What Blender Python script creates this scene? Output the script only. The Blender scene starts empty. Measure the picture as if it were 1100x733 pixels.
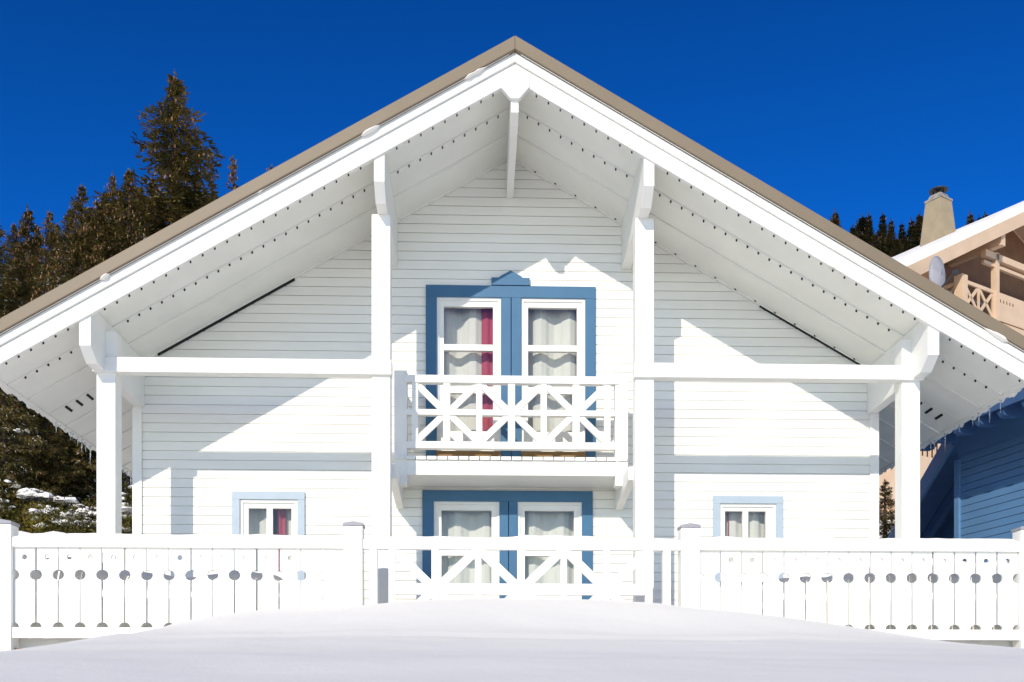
import bpy, bmesh, math, random
import numpy as np
from mathutils import Vector, Matrix, noise
random.seed(7)
C = bpy.context.scene.collection
PI = math.pi
PSI = 0.0315
CAM = Vector((-0.368, -12.495, 0.0))
SUN = Vector((0.359, 1.0, -0.5425))           # direction in which the light travels

def camw(xc, d):                               # camera-relative right / forward metres -> ground-plane X, Y
    return (CAM.x + xc*math.cos(PSI) + d*math.sin(PSI), CAM.y - xc*math.sin(PSI) + d*math.cos(PSI))

# ------------------------------------------------------------------ materials
def nodes(name):
    m = bpy.data.materials.new(name); m.use_nodes = True
    nt = m.node_tree; b = nt.nodes['Principled BSDF']
    return m, nt, b
def paint(name, col, rough=.5, var=.06, scale=3.0, bump=.05, bscale=60, spec=.3, streak=None):
    m, nt, b = nodes(name)
    tc = nt.nodes.new('ShaderNodeTexCoord')
    mp = nt.nodes.new('ShaderNodeMapping'); nt.links.new(tc.outputs['Object'], mp.inputs[0])
    if streak: mp.inputs['Scale'].default_value = streak
    n = nt.nodes.new('ShaderNodeTexNoise'); n.inputs['Scale'].default_value = scale; n.inputs['Detail'].default_value = 6
    nt.links.new(mp.outputs[0], n.inputs['Vector'])
    r = nt.nodes.new('ShaderNodeValToRGB')
    r.color_ramp.elements[0].position = .3; r.color_ramp.elements[1].position = .7
    r.color_ramp.elements[0].color = [c*(1-var) for c in col]+[1]
    r.color_ramp.elements[1].color = [min(1, c*(1+var*.5)) for c in col]+[1]
    nt.links.new(n.outputs['Fac'], r.inputs[0]); nt.links.new(r.outputs[0], b.inputs['Base Color'])
    b.inputs['Roughness'].default_value = rough
    b.inputs['Specular IOR Level'].default_value = spec
    if bump:
        n2 = nt.nodes.new('ShaderNodeTexNoise'); n2.inputs['Scale'].default_value = bscale; n2.inputs['Detail'].default_value = 4
        nt.links.new(mp.outputs[0], n2.inputs['Vector'])
        bp = nt.nodes.new('ShaderNodeBump'); bp.inputs['Strength'].default_value = bump; bp.inputs['Distance'].default_value = .02
        nt.links.new(n2.outputs['Fac'], bp.inputs['Height']); nt.links.new(bp.outputs[0], b.inputs['Normal'])
    return m
def snowmat():
    m, nt, b = nodes('snow')
    tc = nt.nodes.new('ShaderNodeTexCoord')
    n = nt.nodes.new('ShaderNodeTexNoise'); n.inputs['Scale'].default_value = 2.2; n.inputs['Detail'].default_value = 8
    n3 = nt.nodes.new('ShaderNodeTexNoise'); n3.inputs['Scale'].default_value = 60; n3.inputs['Detail'].default_value = 4
    nt.links.new(tc.outputs['Object'], n.inputs['Vector']); nt.links.new(tc.outputs['Object'], n3.inputs['Vector'])
    b1 = nt.nodes.new('ShaderNodeBump'); b1.inputs['Strength'].default_value = .25; b1.inputs['Distance'].default_value = .05
    b2 = nt.nodes.new('ShaderNodeBump'); b2.inputs['Strength'].default_value = .18; b2.inputs['Distance'].default_value = .01
    nt.links.new(n.outputs['Fac'], b1.inputs['Height']); nt.links.new(n3.outputs['Fac'], b2.inputs['Height'])
    nt.links.new(b1.outputs[0], b2.inputs['Normal']); nt.links.new(b2.outputs[0], b.inputs['Normal'])
    b.inputs['Base Color'].default_value = (.88, .86, .80, 1); b.inputs['Roughness'].default_value = .75
    b.inputs['Specular IOR Level'].default_value = .2
    return m
def glassmat():
    m, nt, b = nodes('window_glass')
    nt.nodes.remove(b); out = nt.nodes['Material Output']
    t = nt.nodes.new('ShaderNodeBsdfTransparent'); t.inputs[0].default_value = (.95, .96, .96, 1)
    g = nt.nodes.new('ShaderNodeBsdfGlossy'); g.inputs['Roughness'].default_value = .02
    f = nt.nodes.new('ShaderNodeFresnel'); f.inputs[0].default_value = 1.45
    mx = nt.nodes.new('ShaderNodeMixShader')
    nt.links.new(f.outputs[0], mx.inputs[0]); nt.links.new(t.outputs[0], mx.inputs[1]); nt.links.new(g.outputs[0], mx.inputs[2])
    nt.links.new(mx.outputs[0], out.inputs[0])
    return m
def icemat():
    m, nt, b = nodes('ice')
    b.inputs['Base Color'].default_value = (.85, .9, .95, 1); b.inputs['Roughness'].default_value = .08
    b.inputs['Transmission Weight'].default_value = .75; b.inputs['IOR'].default_value = 1.31
    return m
def cloth(name, col):
    m, nt, b = nodes(name)
    tc = nt.nodes.new('ShaderNodeTexCoord')
    w = nt.nodes.new('ShaderNodeTexNoise'); w.inputs['Scale'].default_value = 220
    nt.links.new(tc.outputs['Object'], w.inputs['Vector'])
    bp = nt.nodes.new('ShaderNodeBump'); bp.inputs['Strength'].default_value = .15; bp.inputs['Distance'].default_value = .004
    nt.links.new(w.outputs['Fac'], bp.inputs['Height']); nt.links.new(bp.outputs[0], b.inputs['Normal'])
    b.inputs['Base Color'].default_value = list(col)+[1]; b.inputs['Roughness'].default_value = .9
    b.inputs['Specular IOR Level'].default_value = .1
    return m
def foliage(name, c0, c1, c2, scale=1.2):
    m, nt, b = nodes(name)
    tc = nt.nodes.new('ShaderNodeTexCoord'); oi = nt.nodes.new('ShaderNodeObjectInfo')
    ad = nt.nodes.new('ShaderNodeVectorMath'); ad.operation = 'ADD'
    nt.links.new(tc.outputs['Object'], ad.inputs[0]); nt.links.new(oi.outputs['Location'], ad.inputs[1])
    n = nt.nodes.new('ShaderNodeTexNoise'); n.inputs['Scale'].default_value = scale; n.inputs['Detail'].default_value = 5
    nt.links.new(ad.outputs[0], n.inputs['Vector'])
    r = nt.nodes.new('ShaderNodeValToRGB')
    r.color_ramp.elements[0].position = .33; r.color_ramp.elements[1].position = .68
    r.color_ramp.elements[0].color = list(c0)+[1]; r.color_ramp.elements[1].color = list(c2)+[1]
    e = r.color_ramp.elements.new(.5); e.color = list(c1)+[1]
    nt.links.new(n.outputs['Fac'], r.inputs[0]); nt.links.new(r.outputs[0], b.inputs['Base Color'])
    b.inputs['Roughness'].default_value = .7; b.inputs['Specular IOR Level'].default_value = .15
    return m

WHITE = (.845, .835, .79)
def weathered(name, col):
    m = paint(name, col, .5, .06, 2.5, .06, 40, .3)
    nt = m.node_tree; b = nt.nodes['Principled BSDF']
    src = b.inputs['Base Color'].links[0].from_socket
    tc = nt.nodes.new('ShaderNodeTexCoord'); n = nt.nodes.new('ShaderNodeTexNoise'); n.inputs['Scale'].default_value = 1.7; n.inputs['Detail'].default_value = 9; n.inputs['Roughness'].default_value = .62
    nt.links.new(tc.outputs['Object'], n.inputs['Vector'])
    r = nt.nodes.new('ShaderNodeValToRGB'); r.color_ramp.elements[0].position = .63; r.color_ramp.elements[1].position = .70
    r.color_ramp.elements[0].color = (0,0,0,1); r.color_ramp.elements[1].color = (.75,.75,.75,1)
    nt.links.new(n.outputs['Fac'], r.inputs[0])
    mx = nt.nodes.new('ShaderNodeMix'); mx.data_type = 'RGBA'
    nt.links.new(r.outputs[0], mx.inputs[0]); nt.links.new(src, mx.inputs[6]); mx.inputs[7].default_value = (.46,.43,.38,1)
    nt.links.new(mx.outputs[2], b.inputs['Base Color'])
    return m
M = dict(
    barge=weathered('worn_white_bargeboard_paint', WHITE),
    white=paint('white_painted_timber', WHITE, .45, .05, 2.5, .06, 40, .3, (1, 1, 1)),
    siding=paint('white_painted_siding', (.845, .84, .785), .5, .06, 3, .08, 50, .25, (.25, 1, 1)),
    soffit=paint('off_white_soffit_board', (.85, .845, .785), .55, .05, 2, .05, 40),
    tan=paint('tan_metal_edge', (.215, .170, .115), .5, .08, 2, .03, 30),
    blue=paint('mid_blue_paint', (.05, .145, .265), .45, .06, 4, .05, 40),
    paleblue=paint('pale_blue_paint', (.40, .48, .56), .45, .05, 4, .04, 40),
    navy=paint('slate_blue_siding_paint', (.125, .265, .48), .5, .12, 3, .08, 40, .25, (.3, 1, 1)),
    navytrim=paint('dark_blue_trim_paint', (.07, .15, .31), .45, .1, 4, .05, 40),
    beige=paint('peach_beige_paint', (.66, .48, .33), .6, .08, 2, .05, 30),
    beigedark=paint('brown_stained_board', (.23, .125, .07), .6, .15, 3, .05, 30),
    render=paint('tan_chimney_render', (.36, .29, .19), .8, .12, 3, .2, 30),
    stone=paint('grey_chimney_stone', (.33, .30, .26), .8, .4, 9, .3, 30),
    darkmetal=paint('dark_metal', (.045, .045, .045), .45, .2, 8, .05, 40),
    grey=paint('weathered_grey_metal', (.33, .33, .36), .5, .15, 6, .05, 40),
    dark=paint('dark_gap_and_dots', (.02, .02, .02), .8, .1, 6, 0),  # near-black for the painted shadow gap and the soffit dots and slots
    sill=paint('oiled_wood_sill', (.26, .15, .05), .5, .3, 12, .1, 50, .3, (.2, 1, 1)),
    room=paint('room_wall', (.30, .29, .27), .9, .1, 2, 0),
    bark=paint('conifer_bark', (.075, .05, .035), .9, .4, 6, .4, 20),
    snow=snowmat(), glass=glassmat(), ice=icemat(),
    cream=cloth('cream_curtain_cloth', (.70, .69, .63)),
    red=cloth('red_curtain_cloth', (.42, .085, .12)),
    soil=paint('bare_earth', (.10, .075, .05), .9, .4, 8, .3, 20),
    needle=foliage('spruce_needles', (.034, .038, .011), (.125, .106, .026), (.235, .165, .055)),
    fardark=foliage('far_spruce_needles', (.012, .016, .007), (.034, .034, .011), (.085, .055, .018)),
    cone=foliage('spruce_cones', (.10, .045, .02), (.19, .09, .04), (.30, .17, .09), 3),
    olive=foliage('olive_shrub_leaves', (.06, .058, .010), (.17, .14, .02), (.27, .22, .04), 1.5),
    drytwig=foliage('dry_brown_twigs', (.05, .03, .016), (.11, .065, .033), (.20, .125, .07), 2),
    deepgreen=foliage('dark_shrub_leaves', (.025, .03, .010), (.08, .078, .02), (.15, .13, .035), 1.5),
)

# ------------------------------------------------------------------ mesh builder
class MB:
    def __init__(s, off=(0, 0, 0)): s.v = []; s.f = []; s.mi = []; s.cur = 0; s.off = Vector(off)
    def add(s, vs, fs):
        b = len(s.v); s.v += [tuple(Vector(p)-s.off) for p in vs]
        for f in fs: s.f.append([b+i for i in f]); s.mi.append(s.cur)
    def box(s, x0, x1, y0, y1, z0, z1):
        s.add([(x0,y0,z0),(x1,y0,z0),(x1,y1,z0),(x0,y1,z0),(x0,y0,z1),(x1,y0,z1),(x1,y1,z1),(x0,y1,z1)],
              [(0,3,2,1),(4,5,6,7),(0,1,5,4),(1,2,6,5),(2,3,7,6),(3,0,4,7)])
    def prism(s, poly, axis, a, b):            # poly in the two other axes, extruded along axis a..b
        def P(u, w, t):
            return (t,u,w) if axis == 'x' else ((u,t,w) if axis == 'y' else (u,w,t))
        n = len(poly)
        vs = [P(u,w,a) for u,w in poly]+[P(u,w,b) for u,w in poly]
        fs = [list(range(n))[::-1], list(range(n,2*n))]+[(i,(i+1)%n,n+(i+1)%n,n+i) for i in range(n)]
        s.add(vs, fs)
    def bar(s, p, q, w, h, up=(0,0,1)):
        p = Vector(p); q = Vector(q); d = (q-p).normalized(); up = Vector(up)
        a = d.cross(up)
        if a.length < 1e-5: a = d.cross(Vector((1,0,0)))
        a.normalize(); b = a.cross(d).normalized()
        vs = []
        for c in (p, q):
            for sa, sb in ((-1,-1),(1,-1),(1,1),(-1,1)): vs.append(c+a*sa*w/2+b*sb*h/2)
        s.add(vs, [(0,3,2,1),(4,5,6,7),(0,1,5,4),(1,2,6,5),(2,3,7,6),(3,0,4,7)])
    def tube(s, pts, radii, n=8):
        rings = []
        b = []
        for i, p in enumerate(pts):
            p = Vector(p); d = Vector(pts[min(i+1,len(pts)-1)])-Vector(pts[max(i-1,0)]); d.normalize()
            a = d.cross(Vector((0,0,1)))
            if a.length < 1e-3: a = Vector((1,0,0))
            a.normalize(); c = d.cross(a)
            b += [p+(a*math.cos(2*PI*k/n)+c*math.sin(2*PI*k/n))*radii[i] for k in range(n)]
        fs = []
        for i in range(len(pts)-1):
            for k in range(n): fs.append((i*n+k, i*n+(k+1)%n, (i+1)*n+(k+1)%n, (i+1)*n+k))
        fs.append(list(range(n))[::-1]); fs.append([(len(pts)-1)*n+k for k in range(n)])
        s.add(b, fs)
    def mesh(s, name, mats, smooth=False):
        me = bpy.data.meshes.new(name); me.from_pydata(s.v, [], s.f)
        for m in (mats if isinstance(mats, (list, tuple)) else [mats]): me.materials.append(m)
        me.polygons.foreach_set('material_index', s.mi); me.update()
        bm = bmesh.new(); bm.from_mesh(me); bmesh.ops.recalc_face_normals(bm, faces=bm.faces); bm.to_mesh(me); bm.free()
        if smooth: me.polygons.foreach_set('use_smooth', [True]*len(me.polygons))
        return me
    def build(s, name, mats, parent=None, bevel=0, smooth=False):
        me = s.mesh(name, mats)
        return link(name, me, parent, bevel, smooth)
def link(name, me, parent=None, bevel=0, smooth=False):
    o = bpy.data.objects.new(name, me); C.objects.link(o)
    if parent: o.parent = parent
    if smooth: me.polygons.foreach_set('use_smooth', [True]*len(me.polygons))
    if bevel:
        md = o.modifiers.new('bevel', 'BEVEL'); md.width = bevel; md.segments = 2; md.limit_method = 'ANGLE'; md.angle_limit = math.radians(50)
    return o
def thing(name, label, cat, loc=(0,0,0), rz=0, group=None):
    o = bpy.data.objects.new(name, None); C.objects.link(o); o.location = loc; o.rotation_euler = (0,0,rz)
    o.empty_display_size = .2
    return tag(o, label, cat, group)
def tag(o, label, cat, group=None):
    o['label'] = label; o['category'] = cat
    if group: o['group'] = group
    return o

# ------------------------------------------------------------------ terrain
def interp(x, pts):
    return float(np.interp(x, [p[0] for p in pts], [p[1] for p in pts]))
CREST = [(-12,.0),(-7,.12),(-5,.22),(-4.2,.34),(-3.7,.48),(-3.1,.585),(-2,.60),(0,.58),(2,.59),(3,.55),(4.1,.48),(6,.4),(12,.3)]
FOOT = [(-9,.35),(-5.5,.36),(-5.0,.40),(-4.3,.58),(-3.75,.72),(-3.2,.92),(-2.6,1.02),(-1.6,1.06),(-.9,1.13),(0,1.15),(.7,1.14),(1.4,1.10),(1.74,1.05),(2.6,.98),(3.2,.9),(3.9,.78),(4.4,.68),(5.1,.55),(6,.45),(9,.4)]
def ss(a, b, x):
    t = min(1, max(0, (x-a)/(b-a))); return t*t*(3-2*t)
def H(x, y):
    t = y+12.5
    if t < 10.3:
        c = interp(x, CREST); f = interp(x, FOOT)
        if t < 3.0: z = -1.6+1.66*ss(1.3, 3.0, t)
        elif t < 8.0: z = .06+(c-.06)*(t-3)/5
        else: z = c+(f-c)*(ss(7.6, 10.9, t)/ss(7.6, 10.9, 10.3))
        n = noise.noise(Vector((x*.55, y*.55, 0)))*.035+noise.noise(Vector((x*1.7, y*1.7, 3)))*.012
        z += n*ss(2, 4, t)*(1-.5*ss(9, 10.3, t))
    else:
        f = interp(x, FOOT)
        yard = .45+noise.noise(Vector((x*.6, y*.6, 9)))*.05
        z = f+(yard-f)*ss(10.45, 11.1, t)
        bk = ss(1.9, 2.5, -x)*(1.46+.14*ss(3.6, 4.6, -x)+.3*ss(4.1, 4.7, -x))+ss(2.1, 2.8, x)*(1.44+.2*ss(3.0, 4.0, x))
        bk += .10*noise.noise(Vector((x*1.3, 3, 1)))+.05*noise.noise(Vector((x*4, 8, 1)))
        z += max(0, bk-z)*ss(-2.0, -1.62, y)*(1-ss(-1.0, -.4, y))*ss(1.95, 2.35, abs(x))*(1-ss(5.6, 6.6, abs(x))*.4)
        left = max(0, -x-5.6); back = max(0, y-6.0)
        z += .30*left*ss(-1, 3, y)*(1 if left < 30 else 30/left)
        z += .40*back if back < 45 else 18+.30*(back-45) if back < 160 else 52.5
        if left > 0 or back > 0:
            w = ss(0, 4, left+back)
            z += w*(noise.noise(Vector((x*.18, y*.18, 5)))*1.1+noise.noise(Vector((x*.6, y*.6, 1)))*.35)
    return z
def axis(lo, hi, flo, fhi, fine, grow):
    a = list(np.arange(flo, fhi+1e-6, fine)); s = fine; p = fhi
    while p < hi: s = min(s*grow, 40); p += s; a.append(p)
    s = fine; p = flo
    while p > lo: s = min(s*grow, 40); p -= s; a.insert(0, p)
    return a
xs = axis(-420, 420, -6.5, 6.5, .11, 1.09); ys = axis(-300, 520, -10.5, -1.2, .11, 1.07)
V = [(x, y, H(x, y)) for y in ys for x in xs]; nx = len(xs)
F = [(j*nx+i, j*nx+i+1, (j+1)*nx+i+1, (j+1)*nx+i) for j in range(len(ys)-1) for i in range(nx-1)]
me = bpy.data.meshes.new('snow_ground'); me.from_pydata(V, [], F); me.materials.append(M['snow'])
g = link('snow_ground', me, smooth=True); g['kind'] = 'structure'

# ------------------------------------------------------------------ white chalet
A0 = 6.516; SL = .5695; OF = 1.75; OP = 1.30
BASE = (0, 0, .40)
house = thing('white_chalet', 'white timber chalet with wide gabled overhanging roof, blue window surrounds and a small balcony', 'house', BASE)
def B(): return MB(BASE)
def slab(mb, side, x0, x1, o0, o1, y0, y1):
    p = [(side*x0, A0+o0-SL*x0), (side*x1, A0+o0-SL*x1), (side*x1, A0+o1-SL*x1), (side*x0, A0+o1-SL*x0)]
    mb.prism(p, 'y', y0, y1)
SOFF = .125
def gable(z): return min(4.44, max(0, (A0+SOFF-.012-z)/SL))

class Wn: pass
# openings (x0,x1,z0,z1) cut through the front wall
UP = (-1.0, 1.026, 2.93, 5.11); LO = (-1.04, .99, .45, 2.67)
SML = (-3.285, -2.43, 1.55, 2.64); SMR = (2.436, 3.285, 1.55, 2.625)
OPEN = [(a+.02, b-.02, c, d-.02) for a, b, c, d in (UP, LO, SML, SMR)]
def courses(mb, z0, z1, pitch, gap, y0, y1, hw, holes, xm=None):
    z = z0
    while z < z1:
        za, zb = z, min(z1, z+pitch-gap)
        br = sorted({za, zb}|{h[2] for h in holes if za < h[2] < zb}|{h[3] for h in holes if za < h[3] < zb})
        for a, b in zip(br, br[1:]):
            if b-a < 1e-4: continue
            mid = (a+b)/2
            xl = [(-hw(a), -hw(b))]; cuts = sorted((h[0], h[1]) for h in holes if h[2] < mid < h[3])
            segs = []; cur = (-hw(a), -hw(b))
            for c0, c1 in cuts:
                segs.append((cur, (c0, c0))); cur = (c1, c1)
            segs.append((cur, (hw(a), hw(b))))
            for (la, lb), (ra, rb) in segs:
                if ra-la < 1e-3: continue
                mb.add([(la,y0,a),(ra,y0,a),(ra,y1,a),(la,y1,a),(lb,y0,b),(rb,y0,b),(rb,y1,b),(lb,y1,b)],
                       [(0,3,2,1),(4,5,6,7),(0,1,5,4),(1,2,6,5),(2,3,7,6),(3,0,4,7)])
        z += pitch
mb = B()
courses(mb, .40, A0+SOFF-.03, .109, .0085, 0, .0145, lambda z: min(4.36, max(0, gable(z)-.005)), OPEN)
courses(mb, .40, A0+SOFF-.03, .327, 0, .015, .11, lambda z: min(4.44, gable(z)), OPEN)
mb.build('front_wall', M['siding'], house)
mb = B(); mb.box(-4.44, -4.33, .112, 7.4, .40, 4.08); mb.build('side_wall', M['siding'], house)
mb = B(); mb.box(4.33, 4.44, .112, 7.4, .40, 4.08); mb.build('side_wall', M['siding'], house)
mb = B(); mb.prism([(-4.44,.40),(4.44,.40),(4.44,4.08),(0,6.6),(-4.44,4.08)], 'y', 7.4, 7.5); mb.build('back_wall', M['siding'], house)
mb = B(); mb.box(-4.3, 4.3, .9, .95, .42, 4.1); mb.box(-4.3, 4.3, .12, .9, 2.68, 2.78); mb.build('interior_wall', M['room'], house)
for sd in (-1, 1):
    mb = B(); x = sd*4.395; mb.box(x-.055, x+.055, -.028, .0, .40, 4.02); mb.build('corner_board', M['white'], house, .004)
    # gable-line dark strip, painted in as the shadow gap under the soffit
    mb = B()
    a, b = (2.55, 4.15) if sd < 0 else (3.0, 4.3)
    p = [(sd*a, A0+SOFF-SL*a-(.042 if sd < 0 else .031)), (sd*b, A0+SOFF-SL*b-(.042 if sd < 0 else .031)), (sd*b, A0+SOFF-SL*b-.022), (sd*a, A0+SOFF-SL*a-.022)]
    mb.prism(p, 'y', -.038, .05); mb.build('shadow_gap_strip', M['dark'], house)
    mb = B()
    p = [(sd*.02, A0+SOFF-.02*SL-.020), (sd*4.36, A0+SOFF-SL*4.36-.020), (sd*4.36, A0+SOFF-SL*4.36+.02), (sd*.02, A0+SOFF-SL*.02+.02)]
    mb.prism(p, 'y', -.035, -.002); mb.build('wall_trim', M['white'], house)

# roof
roof = B()
for sd in (-1, 1): slab(roof, sd, 0 if sd > 0 else .0005, 5.50, .272, .41, -1.83, 8.1)
roof = roof.build('roof', M['tan'], house, .006)
mb = B()
for sd in (-1, 1): slab(mb, sd, .001, 5.44, .150, .2715, -1.688, 8.0)
mb.build('roof_core', M['soffit'], roof)
mb = B(); mb.prism([(-.16, A0+.335),(0, A0+.425),(.16, A0+.335),(.13, A0+.305+.06),(0,A0+.41),(-.13,A0+.305+.06)], 'y', -1.7, 8.0)
mb.tube([(.02,-1.55,A0+.40),(.02,-1.55,A0+.47)], [.045,.03], 10)
mb.build('ridge_cap', M['darkmetal'], roof)
joints = [-1.07, -.56, .0, .52, 1.04, 1.56, 2.08, 2.6, 3.12, 3.64, 4.2]
for sd in (-1, 1):
    mb = B(); slab(mb, sd, .0, 5.50, .0, .172, -1.75, -1.69); mb.build('bargeboard', M['barge'], house, .005)
    mb = B(); slab(mb, sd, .0, 5.51, .174, .2705, -1.778, -1.689); mb.build('bargeboard_cap', M['barge'], house, .005)
    ed = [-1.688]+joints+[8.0]
    for i, (a, b) in enumerate(zip(ed, ed[1:])):
        mb = B(); slab(mb, sd, .002, 5.43, SOFF, .1495, a+.006, b-.006)
        if i < 9 and i != 2:
            mb.cur = 1
            slab(mb, sd, .01, 5.42, SOFF-.020, SOFF-.001, b-.020, b+.020); mb.cur = 0
        mb.cur = 2
        def dot(x, y, lx, ly):
            slab(mb, sd, x-lx, x+lx, SOFF-.014, SOFF+.002, y-ly, y+ly)
        if i == 0:
            k = .10
            while k < 5.35:
                if abs(k-1.39) > .1 and abs(k-4.37) > .12: slab(mb, sd, k-.0065, k+.0065, -.017, -.001, -1.715, -1.697)
                k += .1235
        if i == 0:
            k = .16
            while k < 5.35:
                if abs(k-1.39) > .1 and abs(k-4.37) > .12: slab(mb, sd, k-.0065, k+.0065, SOFF-.038, SOFF-.0205, -1.085, -1.06)
                k += .121
        if i == 3:
            for k in (5.0, 5.125, 5.25): dot(k, .14, .010, .095)
        if i == 2 and sd > 0:
            k = .3
            while k < 4.2: dot(k, -.03, .009, .014); k += .24
        mb.build('soffit_panel', [M['soffit'], M['white'], M['dark']], house)
    mb = B(); slab(mb, sd, 5.431, 5.47, .105, .2705, -1.68, 8.0); mb.build('eave_fascia', M['white'], house, .005)
mb = B(); mb.prism([(-.045,6.32),(.045,6.32),(.15,6.44),(.15,6.56),(0,6.64),(-.15,6.56),(-.15,6.44)], 'y', -1.768, -1.70); mb.build('gable_plate', M['white'], house, .005)
# purlins and ridge beam
def purlin(xa, xb, zf, zb, zt, name='purlin'):
    mb = B(); mb.prism([(-1.722,zt),(-1.722,zf),(-1.53,zb),(-.001,zb),(-.001,zt)], 'x', xa, xb); mb.build(name, M['white'], house, .005)
for sd in (-1, 1):
    purlin(*sorted((sd*1.335, sd*1.445)), 5.47, 5.33, A0+SOFF-SL*1.39+.02)
    purlin(*sorted((sd*4.31, sd*4.43)), 3.755, 3.63, A0+SOFF-SL*4.37+.02)
purlin(-.04, .04, 6.20, 6.165, 6.62, 'ridge_beam')
# posts and beams
for x, top in ((-4.308,4.06),(-1.412,5.335),(1.412,5.335),(4.308,4.06)):
    mb = B(); mb.box(x-.1, x+.1, -OP, -1.10, .40, top); mb.build('post', M['white'], house, .008)
for sd in (-1, 1):
    mb = B(); a, b = sorted((sd*4.435, sd*1.295)); mb.box(a, b, -1.345, -1.205, 3.612, 3.77); mb.build('beam', M['white'], house, .008)
    mb = B(); a, b = sorted((sd*1.26, sd*1.345)); mb.prism([(-1.13,2.56),(-.03,2.44),(-.03,2.705),(-1.13,2.705)], 'x', a, b); mb.build('joist', M['white'], house, .005)

# balcony -------------------------------------------------------------
bal = B(); bal.box(-1.325, 1.325, -.64, -.004, 2.71, 2.878); bal = bal.build('balcony', M['white'], house, .006)
mb = B(); x = -1.32
while x < 1.3: mb.box(x+.004, x+.112, -.665+random.uniform(-.004,.004), -.035, 2.880, 2.918); x += .12
mb.build('deck_boards', M['white'], bal)
for sd in (-1, 1):
    mb = B(); a, b = sorted((sd*1.325, sd*1.18)); mb.box(a, b, -.644, -.50, 2.60, 3.885); mb.build('rail_post', M['white'], bal, .006)
    mb = B(); a, b = sorted((sd*1.29, sd*1.24))
    mb.box(a, b, -.499, -.03, 3.75, 3.83); mb.box(a, b, -.499, -.03, 3.02, 3.08)
    for yy in (-.36, -.2): mb.box(a+.01, b-.01, yy-.03, yy+.03, 3.081, 3.749)
    mb.build('side_rail', M['white'], bal)
def xpanel(mb, xc, half, n, zb, zt, zm, y0, y1, w, wd):
    """n eight-pointed star cells between zb and zt with rail line zm; bars in plane y0..y1"""
    for k in range(n):
        c = xc+(k-(n-1)/2)*2*half
        ym = (y0+y1)/2
        for sx in (-1, 1):
            for ze in (zb, zt):
                p = (c+sx*.02, ym, zm+(ze-zm)*.03); q = (c+sx*(half-.02), ym, ze-(ze-zm)*.02)
                mb.bar(p, q, (y1-y0)*.7, wd, (0, 0, 1))
Y0, Y1 = -.645, -.575
for nm, z0, z1 in (('top_rail', 3.75, 3.835), ('middle_rail', 3.388, 3.452), ('bottom_rail', 3.01, 3.09)):
    mb = B(); e = .004 if nm != 'top_rail' else -.02
    xr = 1.215 if nm != 'top_rail' else 1.215
    mb.box(-xr, xr, Y0-(.012 if nm == 'top_rail' else 0)-.004, Y1+.01, z0, z1); mb.build(nm, M['white'], bal, .004)
for x, w in ((-1.09,.07),(-.733,.08),(-.366,.07),(0,.08),(.366,.07),(.733,.08),(1.09,.07)):
    mb = B(); mb.box(x-w/2, x+w/2, Y0, Y1, 3.05, 3.79); mb.build('baluster', M['white'], bal, .003)
mb = B(); xpanel(mb, 0, .366, 3, 3.09, 3.75, 3.42, -.637, -.583, 0, .072); mb.build('cross_braces', M['white'], bal)

# windows -------------------------------------------------------------
def window(name, o, border, frames, mat, front=-.03, head=None):
    """o = outer surround; frames = list of (x0,x1,z0,z1,[pane rects])"""
    x0, x1, z0, z1 = o
    s = B()
    fx = sorted(frames)
    s.box(x0, x1, front, .10, fx[0][3], z1)
    ez = z0
    s.box(x0, fx[0][0], front, .10, ez, fx[0][3]); s.box(fx[-1][1], x1, front, .10, ez, fx[0][3])
    for a, b in zip(fx, fx[1:]):
        xm = (a[1]+b[0])/2
        s.box(a[1], xm-.004, front+.004, .10, ez, a[3]); s.box(xm+.004, b[0], front, .10, ez, a[3])
    w = s.build(name, mat, house, .003)
    for a, b, c, d, panes in frames:
        m = B()
        zs = sorted({c, d}|{p[2] for p in panes}|{p[3] for p in panes})
        for za, zb in zip(zs, zs[1:]):
            row = [p for p in panes if p[2] <= za+1e-5 and p[3] >= zb-1e-5]
            cur = a
            for p in sorted(row):
                m.box(cur, p[0], .015, .075, za, zb); cur = p[1]
            m.box(cur, b, .015, .075, za, zb)
        # outer moulding
        m.box(a, b, -.005, .0145, d-.035, d); m.box(a, a+.03, -.005, .0145, c, d-.035); m.box(b-.03, b, -.005, .0145, c, d-.035)
        m.build('frame', M['white'], w)
        for p in panes:
            gmb = B(); gmb.box(p[0], p[1], .042, .048, p[2], p[3]); gmb.build('pane', M['glass'], w)
    return w
def pn(a, b, *zz): return [(a, b, c, d) for c, d in zz]
upz = ((4.42,4.872),(3.92,4.35),(3.385,3.84)); loz = ((1.97,2.44),(1.45,1.90))
w = window('french_window', UP, .13, [(-.87,-.107,2.95,4.97,pn(-.787,-.2,*upz)), (.137,.90,2.95,4.97,pn(.218,.805,*upz))], M['blue'])
mb = B(); mb.box(-.22, .235, -.045, .0, 5.113, 5.20); mb.prism([(-.13,5.201),(.15,5.201),(.13,5.22),(.01,5.285),(-.11,5.22)], 'y', -.045, .0); mb.build('pediment', M['blue'], w)
for a, b in ((-.875,-.11),(.14,.905)):
    mb = B(); mb.box(a, b, -.085, .012, 3.03, 3.125); mb.build('sill', M['sill'], w, .004)
window('french_window', LO, .115, [(-.905,-.125,.47,2.54,pn(-.816,-.218,*loz)), (.093,.86,.47,2.54,pn(.178,.769,*loz))], M['blue'])
sz = (1.70, 2.45)
window('casement_window', SML, .085, [(-3.194,-2.517,1.6,2.548,[(-3.10,-2.886,*sz),(-2.816,-2.593,*sz)])], M['paleblue'])
window('casement_window', SMR, .085, [(2.523,3.20,1.6,2.535,[(2.589,2.804,*sz),(2.871,3.085,*sz)])], M['paleblue'])

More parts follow.
